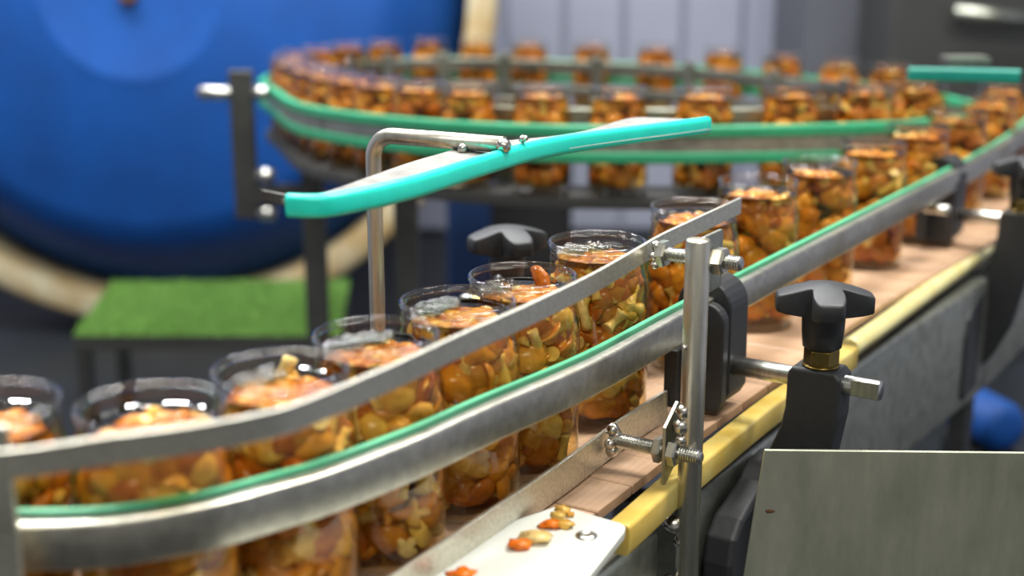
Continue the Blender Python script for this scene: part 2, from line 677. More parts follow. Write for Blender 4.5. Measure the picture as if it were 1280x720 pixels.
obj('bar', MB().sweep(lb, rprof(-.0015, .0015, -.025, 0, .0005, 2)), M['bar'], T2)


# ------------------------------------------------------------------ threads, nuts
def thread(p0, d, L, r=.005, pitch=.0019):
    n = int(L / pitch)
    prof = [(r * .75, 0)]
    for i in range(n):
        h = (i + .5) * pitch
        prof += [(r * .70, h - pitch * .38), (r, h - pitch * .05), (r, h + pitch * .1), (r * .70, h + pitch * .42)]
    prof += [(r * .86, L - .001), (r * .6, L)]
    return MB().lathe(prof, 16, p0, d, smooth=False)


def hexnut(c, d, af=.0085, h=.0075, hole=.0048):
    m = MB()
    k = 2 / math.sqrt(3)
    m.lathe([(hole, 0), (af * .98, 0), (af * k, h * .15), (af * k, h * .85), (af * .98, h), (hole, h)], 6, Vector(c) - Vector(d) * h / 2, d, closed=True, smooth=False)
    return m


def blob(m, c, r, seed, sq=(1, 1, 1)):
    b = bmesh.new()
    bmesh.ops.create_icosphere(b, subdivisions=2, radius=1)
    vs = []
    for v in b.verts:
        k = 1 + .25 * noise.noise(v.co * 1.7 + Vector((seed * 3.1, seed, 0)))
        vs.append(Vector(c) + Vector((v.co.x * sq[0], v.co.y * sq[1], v.co.z * sq[2])) * r * k)
    fs = [tuple(v.index for v in f.verts) for f in b.faces]
    b.free()
    m.add(vs, fs, True)
    return m


def welds(lst, parent):
    for c_, r_, sd in lst:
        m_ = MB()
        blob(m_, c_, r_, sd)
        obj('weld_bead', m_, M['weld'], parent)


# post
PT, PL = .0405, .1135
pc = at(865, 650, -.026)
pc = O4 + U * PT + N * PL
base = Vector((pc.x, pc.y, 0))
tp = (865 - 640) / F
# keep the post on the vertical seen at x = 865
pc.x = tp * (pc.y * CP - (.05 - CAMH) * SP)
POST = empty('support_post', (pc.x, pc.y, Z0 - .2), 'round upright steel post welded to the conveyor frame, holding both guide bars', 'post')
obj('rod', MB().lathe([(.0065, -.2), (.0086, -.199), (.0086, .1742), (.0079, .1756), (.003, .1760)], 28, (pc.x, pc.y, Z0)), M['postm'], POST)
pN = (pc - O4).dot(N)
pT = (pc - O4).dot(U)
# upper: rod passes behind the post, tab welded to its far side
zu = .157
rt = pT + .021
prR = W(rt, 0, zu)
L0 = (at(827, 312, zu) - O4).dot(N)
tabL = pN + .0005
tb = MB().rbox(W(pT + .022, tabL, zu - .002), (U, Zv, N), (.017, .021, .0015), .002)
obj('tab', tb, M['steel'], POST, bevel=.0003)
T = empty('threaded_rod', W(rt, L0, zu), 'short threaded rod joining upper guide bar to post top', 'threaded rod')
obj('shaft', thread(W(rt, L0 - .001, zu), N, .0675, .0052), M['rod'], T)
obj('nut', hexnut(W(rt, tabL + .007, zu), N, .0088, .0095), M['zinc'], T)
obj('nut', hexnut(W(rt, L0 + .006, zu), N, .0088, .0075), M['zinc'], T)
welds([(W(rt - .004, L0 + .002, zu + .006), .0038, 1), (W(rt - .007, L0 + .002, zu - .001), .0034, 2), (W(rt - .005, L0 + .002, zu - .008), .0032, 3)], T)
# lower
zl = .022
lt = (at(768, 549, zl) - O4)
ltT, ltL = lt.dot(U), lt.dot(N)
T = empty('threaded_rod', W(ltT, ltL, zl), 'long threaded rod joining lower guide bar to post, with two nuts', 'threaded rod')
endp = at(888, 563, zl)
LL = (endp - O4).dot(N) - ltL
obj('shaft', thread(W(ltT, ltL - .003, zl), N, LL + .004, .0054), M['rod'], T)
pl_L = ltL + LL * .62
obj('nut', hexnut(W(ltT, pl_L - .006, zl), N, .0088, .0065), M['zinc'], T)
obj('nut', hexnut(W(ltT, pl_L + .0055, zl), N, .0088, .0075), M['zinc'], T)
welds([(W(ltT - .002, ltL - .0005, zl + .008), .0052, 4), (W(ltT + .001, ltL + .0008, zl + .003), .0050, 5), (W(ltT - .003, ltL - .0002, zl - .008), .0050, 6), (W(ltT - .006, ltL - .0005, zl - .002), .0042, 8)], T)
tb = MB().prism([(-.008, -.026), (.018, -.008), (.018, .03), (.012, .033), (-.008, .019)], W(ltT + .002, pl_L, zl), U, Zv, N, .0013)
obj('tab', tb, M['steel'], POST, bevel=.0003)
welds([(W(pT - .006 + a, pN + b + .002, z), r, 7 + i) for i, (a, b, z, r) in enumerate(((.000, -.006, .052, .0058), (-.001, -.007, .041, .0062), (-.001, -.007, .031, .0052), (-.002, -.006, .022, .004)))], POST)
welds([(W(pT - .005 + a, pN + b + .002, z), r, 17 + i) for i, (a, b, z, r) in enumerate(((.0, -.011, -.036, .007), (.001, -.017, -.034, .005), (.001, -.006, -.048, .005), (0, -.009, -.085, .007), (.0, -.014, -.082, .006)))], POST)
blob_m = MB()
blob(blob_m, W(pT - .009, pN - .0035, .1), .0022, 40)
obj('weld_spatter', blob_m, M['weld'], POST)

# ------------------------------------------------------------------ conveyor side frame
CONV = empty('conveyor', W(.4, 0, -Z0), 'near conveyor frame of grey steel channels under the jars, on dark legs', 'conveyor')
prof = rprof(-.028, 0, -.14, 0, .008, 4)
path = [W(-.30 + i * .04, .098, -.036) for i in range(8)] + [W(.027, .098, -.036)]
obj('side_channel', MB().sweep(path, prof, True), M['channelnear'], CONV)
lane_r = [p for p in LANE if (p - O4).dot(U) > .05 and (p - O4).dot(U) < 1.3]
path = offset([p + Vector((0, 0, -.032)) for p in lane_r], .1045)
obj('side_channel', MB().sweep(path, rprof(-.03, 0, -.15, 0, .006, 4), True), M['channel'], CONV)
path = offset([p + Vector((0, 0, -.03)) for p in LANE[30:]], -.1)
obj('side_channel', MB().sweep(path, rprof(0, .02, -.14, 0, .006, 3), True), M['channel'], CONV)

# ------------------------------------------------------------------ yellow wear strips
def strip_path(pxs, z):
    return catmull([at(x, y, z) for x, y in pxs], 6)


T = empty('wear_strip', at(820, 620, -.02), 'wet yellow plastic wear strip along the belt edge, near piece', 'wear strip')
path = strip_path([(772, 655), (790, 640), (840, 596), (900, 548), (960, 501), (1020, 460), (1062, 432)], -.002)
obj('strip', MB().sweep(path, rprof(-.0085, .0085, -.022, 0, .003, 3), True), M['yellow'], T)
T = empty('wear_strip', at(1150, 380, -.02), 'pale ivory round wear strip along belt edge, far piece', 'wear strip')
path = strip_path([(1062, 424), (1100, 398), (1150, 362), (1200, 326), (1228, 305), (1246, 286)], -.002)
obj('strip', MB().sweep(path, rprof(-.0095, .0095, -.019, 0, .009, 4), True), M['ivory'], T)

# ------------------------------------------------------------------ white dead plate with rivet and scraps
PZ = .0085
a_, b_, c_ = at(700, 631, PZ), at(786, 657, PZ), at(735, 722, PZ)
pts = [a_, b_ + (a_ - b_) * .12, b_ + (a_ - b_) * .03 + (c_ - b_) * .03, b_ + (c_ - b_) * .12, c_, W(-.33, .14, PZ), W(-.33, .02, PZ), W(-.13, .045, PZ)]
T = empty('dead_plate', W(-.12, .09, .002), 'white plastic plate beside the belt with a rivet and mushroom scraps', 'plate')
m = MB()
n = len(pts)
m.add([p for p in pts] + [p - Vector((0, 0, .006)) for p in pts], [tuple(range(n)), tuple(range(2 * n - 1, n - 1, -1))] + [(i, (i + 1) % n, n + (i + 1) % n, n + i) for i in range(n)])
obj('sheet', m, M['white'], T, bevel=.0008)
rv = at(733, 670, PZ)
obj('rivet', MB().lathe([(.0075, -.001), (.0072, .0006), (.0055, .0016), (.0035, .0019), (.0028, .0012), (.0008, .0012)], 24, rv), M['rod'], T)


# ------------------------------------------------------------------ mushroom shapes
def nz(v, s, k):
    return noise.noise(Vector(v) * s + Vector((k, k * 1.7, 0))) if s else 0


def cap_mb(R_=.0105, H=.0075, n=14, seed=0, sq=1.0, curl=.3):
    """domed cap, convex to +Z, rolled edge and hollow underneath"""
    prof = [(.02, 1), (.35, .95), (.65, .76), (.88, .45), (1, .08), (.97, -.12), (.86, -.10 + .1 * curl), (.6, .18 * curl), (.25, .35 * curl), (.02, .38 * curl)]
    m = MB()
    vs = []
    for r, h in prof:
        for i in range(n):
            t = 2 * PI * i / n
            k = 1 + .16 * noise.noise(Vector((math.cos(t) * 1.3 + seed * 5, math.sin(t) * 1.3, h)))
            bend = .18 * H * math.cos(2 * t + seed) * r * r
            vs.append((r * R_ * k * math.cos(t) * sq, r * R_ * k * math.sin(t), h * H * k + bend))
    fs = []
    for k in range(len(prof) - 1):
        for i in range(n):
            j = (i + 1) % n
            fs.append((k * n + i, k * n + j, (k + 1) * n + j, (k + 1) * n + i))
    fs.append(tuple(range(n - 1, -1, -1)))
    fs.append(tuple((len(prof) - 1) * n + i for i in range(n)))
    m.add(vs, fs, True)
    return m


def stem_mb(L=.022, r=.003, bend=.006, seed=0, n=9, start=(0, 0, 0), seg=6, flare=1.3):
    P, rr = [], []
    for i in range(seg + 1):
        t = i / seg
        P.append(Vector(start) + Vector((bend * math.sin(t * PI * .6 + .2 * seed) - bend * math.sin(.2 * seed), bend * .4 * t * t, -L * t)))
        rr.append(r * (1 + (flare - 1) * abs(2 * t - 1) ** 2 + .12 * math.sin(seed * 3 + 5 * t)))
    return MB().tube(P, rr, n)


def half_mb(R_=.010, th=.004, seed=0):
    """lengthwise slice of a mushroom: cap outline with a stump of stem, a few mm thick"""
    pr = []
    for i in range(11):
        a = PI * (i / 10)
        k = 1 + .1 * math.sin(3 * a + seed)
        pr.append((R_ * math.cos(a) * k, R_ * .75 * math.sin(a) * k))
    pr += [(-R_ * .6, -R_ * .1), (-R_ * .28, -R_ * .05), (-R_ * .3, -R_ * .95), (R_ * .22, -R_ * 1.0), (R_ * .26, -R_ * .05), (R_ * .65, -R_ * .12)]
    m = MB()
    m.prism(pr, (0, 0, 0), X, Zv, Y, th / 2, ch=th * .3, smooth=True)
    return m


KINDS = []     # (kind, [(part name, MB, material)])
for s_ in range(3):
    KINDS.append(('cap', [('cap', cap_mb((.0145, .0170, .0125)[s_], (.0095, .0105, .010)[s_], 16, s_, (1, .88, 1.05)[s_]), 'cap')]))
for s_ in range(3):
    KINDS.append(('whole', [('cap', cap_mb((.0115, .0098, .0128)[s_], (.0100, .009, .0075)[s_], 14, s_ + 4), 'cap'), ('stem', stem_mb((.024, .028, .020)[s_], (.0034, .0028, .004)[s_], (.007, -.008, .003)[s_], s_), 'stem')]))
for s_ in range(2):
    KINDS.append(('stem', [('stem', stem_mb((.026, .019)[s_], (.0036, .0042)[s_], (.010, .004)[s_], s_ + 2, 10, (0, 0, .012), 7), 'stem')]))
KINDS.append(('slice', [('slice', half_mb(.0130, .0048, 1), 'gill')]))
KINDS.append(('slice', [('slice', half_mb(.0105, .0055, 2.4), 'gill')]))
KNAME = {'cap': 'pickled_mushroom', 'whole': 'pickled_mushroom', 'stem': 'pickled_mushroom', 'slice': 'pickled_mushroom'}
PROTO = []
for kd, parts in KINDS:
    allv = [v for _, mb, _ in parts for v in mb.v]
    meshes = [(nm, mb.mesh(nm, M[mt])) for nm, mb, mt in parts]
    PROTO.append((kd, allv, meshes))
# light low-detail shapes for the uncounted rest
LOW = []
for s_ in range(3):
    LOW.append((cap_mb((.0135, .015, .0115)[s_], .009, 8, s_ + 9), (.05, .45)))
LOW.append((stem_mb(.024, .0036, .008, 1, 6, (0, 0, .012), 4), (.7, 1)))
LOW.append((stem_mb(.020, .0042, .003, 2, 6, (0, 0, .010), 4), (.6, .95)))
LOW.append((half_mb(.0105, .005, 1), (.55, .9)))


def rand_rot(kd, phi, top=False):
    """orientation: caps mostly turn their dome to the glass"""
    if top:
        e = Matrix.Rotation(R.uniform(0, 2 * PI), 3, 'Z') @ Matrix.Rotation(R.uniform(-.5, .5) + (PI / 2 if kd in ('stem', 'slice', 'whole') else 0), 3, 'X')
        return e
    out = Matrix.Rotation(phi, 3, 'Z') @ Matrix.Rotation(PI / 2, 3, 'Y')      # +Z turned outwards along phi
    if kd == 'cap':
        return out @ Matrix.Rotation(R.uniform(-.8, .8), 3, 'X') @ Matrix.Rotation(R.uniform(-.9, .9), 3, 'Y') @ Matrix.Rotation(R.uniform(0, 6.28), 3, 'Z')
    # lie against the glass: long axis in the tangent plane
    tang = Matrix.Rotation(phi, 3, 'Z') @ Matrix.Rotation(R.uniform(0, 2 * PI), 3, 'X')
    if kd == 'slice':
        return tang @ Matrix.Rotation(PI / 2, 3, 'Z') @ Matrix.Rotation(R.uniform(-.35, .35), 3, 'Z')
    return tang @ Matrix.Rotation(R.uniform(-.35, .35), 3, 'Y') @ Matrix.Rotation(R.uniform(0, 6.28), 3, 'Z')


def fit(verts, rot, phi, r0, z, rmax, zmin, zmax):
    vs = [rot @ v for v in verts]
    dirv = Vector((math.cos(phi), math.sin(phi), 0))
    lo, hi = min(v.z for v in vs), max(v.z for v in vs)
    z = max(zmin - lo, min(z, zmax - hi))
    # push inwards until every vertex is inside the glass
    r = r0
    for _ in range(12):
        far = max(math.hypot(dirv.x * r + v.x, dirv.y * r + v.y) for v in vs)
        if far <= rmax:
            break
        r -= (far - rmax) * 1.02
    return Vector((dirv.x * r, dirv.y * r, z))


BODY_R = .0412
IN_R = .0401

# ------------------------------------------------------------------ jars
OUT = [(.002, .002), (.030, .0), (.0365, .0015), (.0402, .0055), (BODY_R, .011), (BODY_R, .104), (.0408, .112), (.0392, .119), (.0380, .1250), (.0374, .1290), (.0378, .1305), (.0384, .1318), (.0378, .1332), (.0376, .1360), (.0380, .1400)]
INN = [(.0362, .1400), (.0358, .127), (.0376, .1215), (.0398, .113), (.0405, .104), (.0405, .012), (.0380, .008), (.030, .0062), (.002, .0070)]
glass_me = MB().lathe(OUT + INN, 48).mesh('glass_body', M['glass'])
rp = []
for i in range(14):
    a = 2 * PI * i / 14
    rp.append((.0373 + .0017 * math.cos(a), .1428 + .0022 * math.sin(a)))
glass_me.materials.append(M['glassin'])
for p_ in glass_me.polygons:
    if p_.normal.x * p_.center.x + p_.normal.y * p_.center.y < 0 and p_.center.z < .134:
        p_.material_index = 1
rim_me = MB().lathe(rp, 64, closed=True).mesh('rim', M['lip'])
# cheaper jar for the far ones
glow_me = MB().lathe(OUT[1:6] + [(.0392, .119), (.037, .127), (.0388, .132), (.0374, .136), (.0386, .1435), (.037, .145), (.0352, .1435)], 24, closed=False).mesh('glass_body', M['glass'])


brine_cache = {}


def make_brine(loc, level, label, group=None):
    k = round(level, 3)
    if k not in brine_cache:
        m = MB()
        n = 40
        pr = [(.0, .0074), (.030, .0066), (.0378, .0084), (.0404, .0125), (.0404, .104), (.0397, .113), (.0374, .1215), (.0356, .127)]
        pr = [(r, z) for r, z in pr if z < level - .002]
        rr = .0356
        vs = []
        pr.append((rr, level))
        rings = list(pr)
        nwall = len(rings)
        for q_ in (.96, .8, .6, .4, .2):
            rings.append((rr * q_, level))
        for ri, (r, z) in enumerate(rings):
            for i in range(n):
                t = 2 * PI * i / n
                x, y = r * math.cos(t), r * math.sin(t)
                dz = 0
                if ri >= nwall:
                    dz = -.0012 + .0011 * noise.noise(Vector((x * 110, y * 110, k * 99)))
                vs.append((x, y, z + dz))
        fs = []
        for a in range(len(rings) - 1):
            for i in range(n):
                j = (i + 1) % n
                fs.append((a * n + i, a * n + j, (a + 1) * n + j, (a + 1) * n + i))
        fs.append(tuple((len(rings) - 1) * n + i for i in range(n)))
        m.add(vs, fs, True)
        me = m.mesh('brine', M['brine'])
        me.materials.append(M['brinetop'])
        for p_ in me.polygons:
            if p_.center.z > level - .004 and abs(p_.normal.z) > .7:
                p_.material_index = 1
        brine_cache[k] = me
    o = bpy.data.objects.new('brine', brine_cache[k])
    COL.objects.link(o)
    o.location = loc
    tag(o, label, 'liquid', group)
    return o


stuff = {'v': [], 'f': [], 't': []}


def add_low(center, phi, z, rmax, zmin, zmax, top=False, scale=1.0):
    i = R.choice((0, 1, 2, 0, 1, 2, 3, 4))
    mb, (t0, t1) = LOW[i]
    kd = 'cap' if i < 3 else ('stem' if i < 5 else 'slice')
    rot = rand_rot(kd, phi, top) * scale
    if z > .102:
        rmax = min(rmax, .0372 if z < .112 else .0345)
    off = fit(mb.v, rot, phi, .036 if not top else R.uniform(0, .032), z, rmax, zmin, zmax)
    b = len(stuff['v'])
    stuff['v'] += [tuple(center + off + rot @ v) for v in mb.v]
    stuff['f'] += [tuple(b + k for k in f) for f in mb.f]
    stuff['t'] += [R.uniform(t0, t1)] * len(mb.v)


MUSH_N = 0


def put_mushroom(center, k, phi, z, group, label, top=False, zmax=.118, r0=.036, rot=None):
    global MUSH_N
    kd, allv, meshes = PROTO[k]
    rot = rot if rot is not None else rand_rot(kd, phi, top)
    off = fit(allv, rot, phi, r0, z, IN_R if z < .102 else (.0372 if z < .112 else .0348), .009, zmax)
    e = rot.to_euler()
    root = None
    for nm, me in meshes:
        o = bpy.data.objects.new(KNAME[kd] if root is None else nm, me)
        COL.objects.link(o)
        if root is None:
            root = o
            o.location = center + off
            o.rotation_euler = e
            tag(o, label, 'mushroom', group)
        else:
            o.parent = root
    MUSH_N += 1
    return root


NEAR = [  # px, py of the rim centre, brine level, label
    (-20, 499, .132, 'open glass jar cut off by the left edge of the photo'),
    (187.8, 502, .1325, 'open glass jar of mushrooms at the bend, second from the left edge'),
    (350.5, 458, .1335, 'open glass jar of mushrooms, third from the left edge'),
    (470, 415, .1345, 'open glass jar with foamy brine, fourth from the left edge'),
    (572.5, 373.6, .1355, 'open jar with foam on the brine, fifth from the left edge, in focus'),
    (653.2, 342, .134, 'open jar with an orange cap poking out of its brine, sixth from left'),
    (747, 300, .1345, 'open jar just left of the post, seventh from left, brine near the rim'),
    (868, 256, .134, 'open jar standing behind the end of upper guide bar and the post'),
]
ORD = ['first jar from left', 'second jar from left', 'third jar from left', 'fourth jar from left', 'fifth jar from left', 'sixth jar from left', 'jar left of post', 'jar behind post']
ROWN = ['bottom row', 'second row up', 'third row up', 'fourth row up', 'fifth row up', 'top row']
COLN = ['leftmost', 'second leftmost', 'centre left', 'centre right', 'second rightmost', 'rightmost']
DIRN = {3: ['right', 'back left', 'front left'], 4: ['right', 'back', 'left', 'front'], 5: ['right', 'back right', 'back left', 'front left', 'front right'], 6: ['right', 'back right', 'back left', 'left', 'front left', 'front right']}
KL = {'cap': 'domed mushroom cap', 'whole': 'small whole mushroom', 'stem': 'yellowish cut stem', 'slice': 'thick mushroom slice'}


def make_jar(loc, label, near=True, group=None):
    T = empty('glass_jar', loc, label, 'jar', group)
    o = bpy.data.objects.new('glass_body', glass_me if near else glow_me)
    COL.objects.link(o)
    o.parent = T
    if near:
        o = bpy.data.objects.new('rim', rim_me)
        COL.objects.link(o)
        o.parent = T
        o['label'] = 'thick rounded clear glass lip'
    return T


for ji, (px, py, lev, lab) in enumerate(NEAR):
    c = at(px, py, .145)
    c.z = Z0
    make_jar(c, lab)
    make_brine(c, lev, 'amber brine in the ' + ORD[ji], None)
    back = math.atan2(-c.y, -c.x)          # direction towards the viewer
    grp = 'mushrooms in the ' + ORD[ji]
    zlo = (.050, .042, .020, .012, .010, .010, .010, .012)[ji]
    rows = (3, 4, 5, 6, 6, 6, 6, 5)[ji]
    cols = (5, 6, 6, 6, 6, 6, 6, 5)[ji]
    zt = lev - .012
    for r_ in range(rows):
        for c_i in range(cols):
            z = zlo + (zt - zlo) * (r_ + .5) / rows + R.uniform(-.004, .004)
            phi = back + (c_i + .5 + (r_ % 2) * .5 - cols / 2 - .25) * (2.5 / cols) + R.uniform(-.1, .1)
            if c_i in (0, cols - 1) and r_ % 2 == 0:
                k = R.choice((0, 2, 6, 7))
            else:
                k = R.choice((0, 0, 1, 1, 1, 2, 2, 3, 4, 5, 5, 3, 6, 7, 0, 2, 9))
            kd = PROTO[k][0]
            put_mushroom(c, k, phi, z, grp, KL[kd] + ', ' + ROWN[r_] + ', ' + (COLN[c_i] if cols == 6 else COLN[c_i + (c_i > 2)] if c_i != 2 else 'middle') + ', against the glass, ' + ORD[ji], zmax=lev - .001)
    # floating on top
    nt = (4, 5, 5, 5, 6, 5, 5, 3)[ji]
    for i in range(nt):
        k = R.choice((0, 2, 3, 4, 6, 7, 8, 9, 9))
        kd = PROTO[k][0]
        phi = i * 2 * PI / nt + R.uniform(-.3, .3)
        o = put_mushroom(c, k, phi, lev - .007, grp + ' brine surface', KL[kd] + ' floating on the brine, ' + DIRN[nt][i] + ' side, ' + ORD[ji], top=True, zmax=lev - .0004, r0=R.uniform(.012, .024))
    # the hidden far side and core
    for i in range(110):
        add_low(c, back + R.uniform(1.1, 5.18), R.uniform(.012, lev - .012), IN_R, .009, lev - .001)
    for i in range(60):
        add_low(c, back + R.uniform(-1.5, 1.5), R.uniform(.012, lev - .010), .0345, .009, lev - .002)
    for i in range(16):
        add_low(c, R.uniform(0, 6.28), R.uniform(.112, lev - .008), .0335, .1, lev - .002, top=True)
    for i in range(30):
        add_low(c, R.uniform(0, 6.28), lev - .006, .033, .009, lev - .0004, top=True)
# the cap that sticks out of the sixth jar
c = at(653.2, 342, .145)
c.z = Z0
o = put_mushroom(c, 1, 0, .125, None, 'large orange cap standing on edge out of the brine, sixth jar from the left', r0=.014, zmax=.150,
                 rot=Matrix.Rotation(-.35, 3, 'Z') @ Matrix.Rotation(1.25, 3, 'X') @ Matrix.Rotation(.3, 3, 'Y'))
o.location = at(674, 349, .137)
o.scale = (.36, .78, .74)
o.rotation_euler = (.5, .25, .6)
c = at(350.5, 458, .145)
c.z = Z0
o = put_mushroom(c, 6, 0, .118, None, 'orange-yellow stem leaning up out of the brine, third jar from the left', r0=.006, zmax=.14,
                 rot=Matrix.Rotation(.4, 3, 'Z') @ Matrix.Rotation(.95, 3, 'Y'))
o.location = at(343, 464, .134)


# foam
def foam(px, py, lev, label, a0, spread, count, seed):
    rr = random.Random(seed)
    c = at(px, py, .145)
    c.z = Z0
    b = bmesh.new()
    bmesh.ops.create_icosphere(b, subdivisions=2, radius=1)
    sv = [v.co.copy() for v in b.verts]
    sf = [tuple(v.index for v in f.verts) for f in b.faces]
    b.free()
    m = MB()
    for i in range(count):
        a = a0 + rr.uniform(-spread, spread)
        rad = rr.uniform(.012, .0335)
        s = rr.choice((.0007, .0010, .0015, .0022, .0030))
        p = c + Vector((math.cos(a) * (rad - s), math.sin(a) * (rad - s), lev + s * .2 + rr.uniform(0, .001)))
        m.add([p + v * s for v in sv], sf, True)
    o = obj('foam', m, M['foam'], None, loc=(c.x, c.y, Z0 + lev))
    tag(o, label, 'foam', None, 'stuff')


foam(470, 415, .1345, 'patch of clear foam bubbles on the brine of the fourth jar from left', 2.3, 1.0, 170, 1)
foam(572.5, 373.6, .1355, 'patch of foam bubbles on the brine of the fifth jar from left', 2.6, 1.0, 200, 2)
foam(653.2, 342, .134, 'few foam bubbles on the brine of the sixth jar', 2.9, .9, 90, 3)
foam(747, 300, .1345, 'foam bubbles on the brine of the jar left of the post', 2.2, 1.2, 160, 4)
foam(350.5, 458, .1335, 'foam bubbles at the back of the third jar from left', 2.4, .8, 80, 5)


# jars further along
def fill(c, lev, n, lowz=.012):
    for i in range(n):
        add_low(c, R.uniform(0, 6.28), R.uniform(lowz, lev - .008), IN_R, .009, lev - .001, scale=1.1)
    for i in range(n // 4):
        add_low(c, R.uniform(0, 6.28), R.uniform(.110, lev - .008), .0345, .1, lev - .002, top=True)
    for i in range(max(3, n // 6)):
        add_low(c, R.uniform(0, 6.28), lev - .004, .033, .009, lev - .0004, top=True)


MIDJ = [(948, 224, 'blurred jar right of the post, nearest one beyond the black clamp'), (1025, 200, 'blurred jar second beyond the black clamp on near belt'),
        (1091, 176, 'blurred jar third beyond the black clamp on near belt'), (1148, 156, 'blurred jar fourth beyond the black clamp on near belt'),
        (1197, 138, 'blurred jar fifth beyond the black clamp, near the right edge'), (1237, 121, 'far blurred jar sixth beyond the black clamp, at right edge'),
        (1257, 105, 'farthest jar of the near belt at the right edge, where belts meet')]
for i, (px, py, lab) in enumerate(MIDJ):
    c = at(px, py, .145)
    c.z = Z0
    make_jar(c, lab, near=(i < 2))
    make_brine(c, .133, 'brine in the ' + lab.replace('blurred ', ''), None)
    fill(c, .133, 95)
    for k in range(26):       # reddish crumbs at the jar bottom
        a, r_ = R.uniform(0, 6.28), R.uniform(.022, .036)
        if i < 2:
            b = len(stuff['v'])
            mb = MB()
            blob(mb, c + Vector((math.cos(a) * r_, math.sin(a) * r_, .011 + R.uniform(0, .006))), R.uniform(.0018, .0032), k)
            stuff['v'] += [tuple(v) for v in mb.v]
            stuff['f'] += [tuple(b + q_ for q_ in f_) for f_ in mb.f]
            stuff['t'] += [R.choice((0, 0, .9))] * len(mb.v)

NUM = ['first', 'second', 'third', 'fourth', 'fifth', 'sixth', 'seventh', 'eighth', 'ninth', 'tenth', 'eleventh', 'twelfth', 'thirteenth', 'fourteenth']
front = [(-.062, 1.919, .0254), (.041, 1.874, .0271), (.146, 1.862, .0271), (.263, 1.862, .0271), (.384, 1.874, .0271), (.496, 1.915, .0249), (.59, 1.975, .0231)]
backj = [(-.076, 3.048, 0), (.038, 3.01, 0), (.172, 2.961, 0), (.303, 2.898, 0), (.431, 2.8, 0), (.528, 2.68, 0), (.612, 2.552, 0), (.658, 2.375, .0084)]
bend = [Vector((-.182, 3.048, Z0)), Vector((-.279, 3.01, Z0)), Vector((-.35, 2.945, Z0)), Vector((-.402, 2.86, Z0)), Vector((-.430, 2.76, Z0)), Vector((-.432, 2.665, Z0)), Vector((-.415, 2.575, Z0 + .002)), Vector((-.386, 2.485, Z0 + .004)),
        Vector((-.357, 2.395, Z0 + .007)), Vector((-.327, 2.305, Z0 + .011)), Vector((-.292, 2.215, Z0 + .0145)), Vector((-.25, 2.130, Z0 + .018)), Vector((-.200, 2.052, Z0 + .0205)), Vector((-.137, 1.978, Z0 + .0232))]
for i, p in enumerate(front):
    c = Vector((p[0], p[1], Z0 + p[2]))
    make_jar(c, 'blurred jar on the rear loop front, ' + NUM[i] + ' spaced jar from left', False, 'spaced jars along the front of the rear loop')
    make_brine(c, .133, 'brine, ' + NUM[i] + ' spaced jar of the loop front')
    fill(c, .133, 70)
for i, p in enumerate(backj):
    c = Vector((p[0], p[1], Z0 + p[2]))
    make_jar(c, 'far blurred jar on the loop back, ' + NUM[i] + ' spaced jar from left', False, 'spaced jars along the back of the rear loop')
    make_brine(c, .133, 'brine, ' + NUM[i] + ' spaced jar of the loop back')
    fill(c, .133, 55)
for i, c in enumerate(bend):
    make_jar(c, 'blurred jar in the packed left bend of the loop, ' + NUM[i] + ' counted from the rear', False, 'jars packed in the left bend of the rear loop')
    make_brine(c, .133, 'brine, ' + NUM[i] + ' packed jar of the left bend')
    fill(c, .133, 55)

me = bpy.data.meshes.new('mushroom_mass')
me.from_pydata(stuff['v'], [], stuff['f'])
me.polygons.foreach_set('use_smooth', [True] * len(me.polygons))
at_ = me.attributes.new('tint', 'FLOAT', 'POINT')
at_.data.foreach_set('value', stuff['t'])
me.materials.append(M['stuffm'])
me.update()
o = bpy.data.objects.new('mushroom_mass', me)
COL.objects.link(o)
tag(o, 'uncounted pickled mushrooms filling the backs of near jars and all far jars', 'mushroom', None, 'stuff')

# scraps on the white plate
def scrap(px, py, r, sq, mat, label, seed, name='mushroom_scrap', dz=0):
    p = at(px, py, PZ + r * sq[2] * .8 + dz)
    m = MB()
    b = bmesh.new()
    bmesh.ops.create_icosphere(b, subdivisions=2, radius=1)
    vs = []
    for v in b.verts:
        k = 1 + .75 * noise.noise(v.co * 1.6 + Vector((seed * 7.3, seed, 2))) + .3 * noise.noise(v.co * 4 + Vector((seed, 0, 0)))
        vs.append(p + Vector((v.co.x * sq[0], v.co.y * sq[1], v.co.z * sq[2] * .8)) * r * k)
    m.add(vs, [tuple(v.index for v in f.verts) for f in b.faces], True)
    b.free()
    tag(obj(name, m, M[mat], None, loc=p), label, 'food scrap', 'food scraps on the white plate')


scrap(703, 637, .0052, (1, .9, .8), 'cap', 'brown mushroom crumb, rearmost on the white plate', 1)
scrap(698, 645, .0042, (1, .8, .8), 'stem', 'yellow stem crumb between brown crumb and orange piece on white plate', 2)
scrap(689, 655, .0060, (1.2, .7, .5), 'carrot', 'orange carrot-like piece left of the crumbs on white plate', 3, 'carrot_scrap')
scrap(706, 655, .0055, (1.1, .8, .6), 'cap', 'rough brown crumb front right of the rear scrap cluster', 4)
scrap(713, 643, .0026, (1, 1, .8), 'cap', 'tiny dark red-brown crumb right of the scrap cluster', 5)
scrap(670, 671, .0085, (1.3, .8, .45), 'gill', 'amber mushroom slice lying in middle of the white plate', 6)
scrap(680, 668, .0045, (1, .8, .6), 'stem', 'pale yellow tip beside the amber slice on white plate', 7)
scrap(650, 680, .0070, (1, .9, .5), 'carrot', 'bright orange piece at the left end of amber slice', 8, 'carrot_scrap')
scrap(577, 717, .0070, (1.2, .8, .7), 'carrot', 'orange piece cut by the bottom edge of the photo', 9, 'carrot_scrap')
obj_wet = MB()

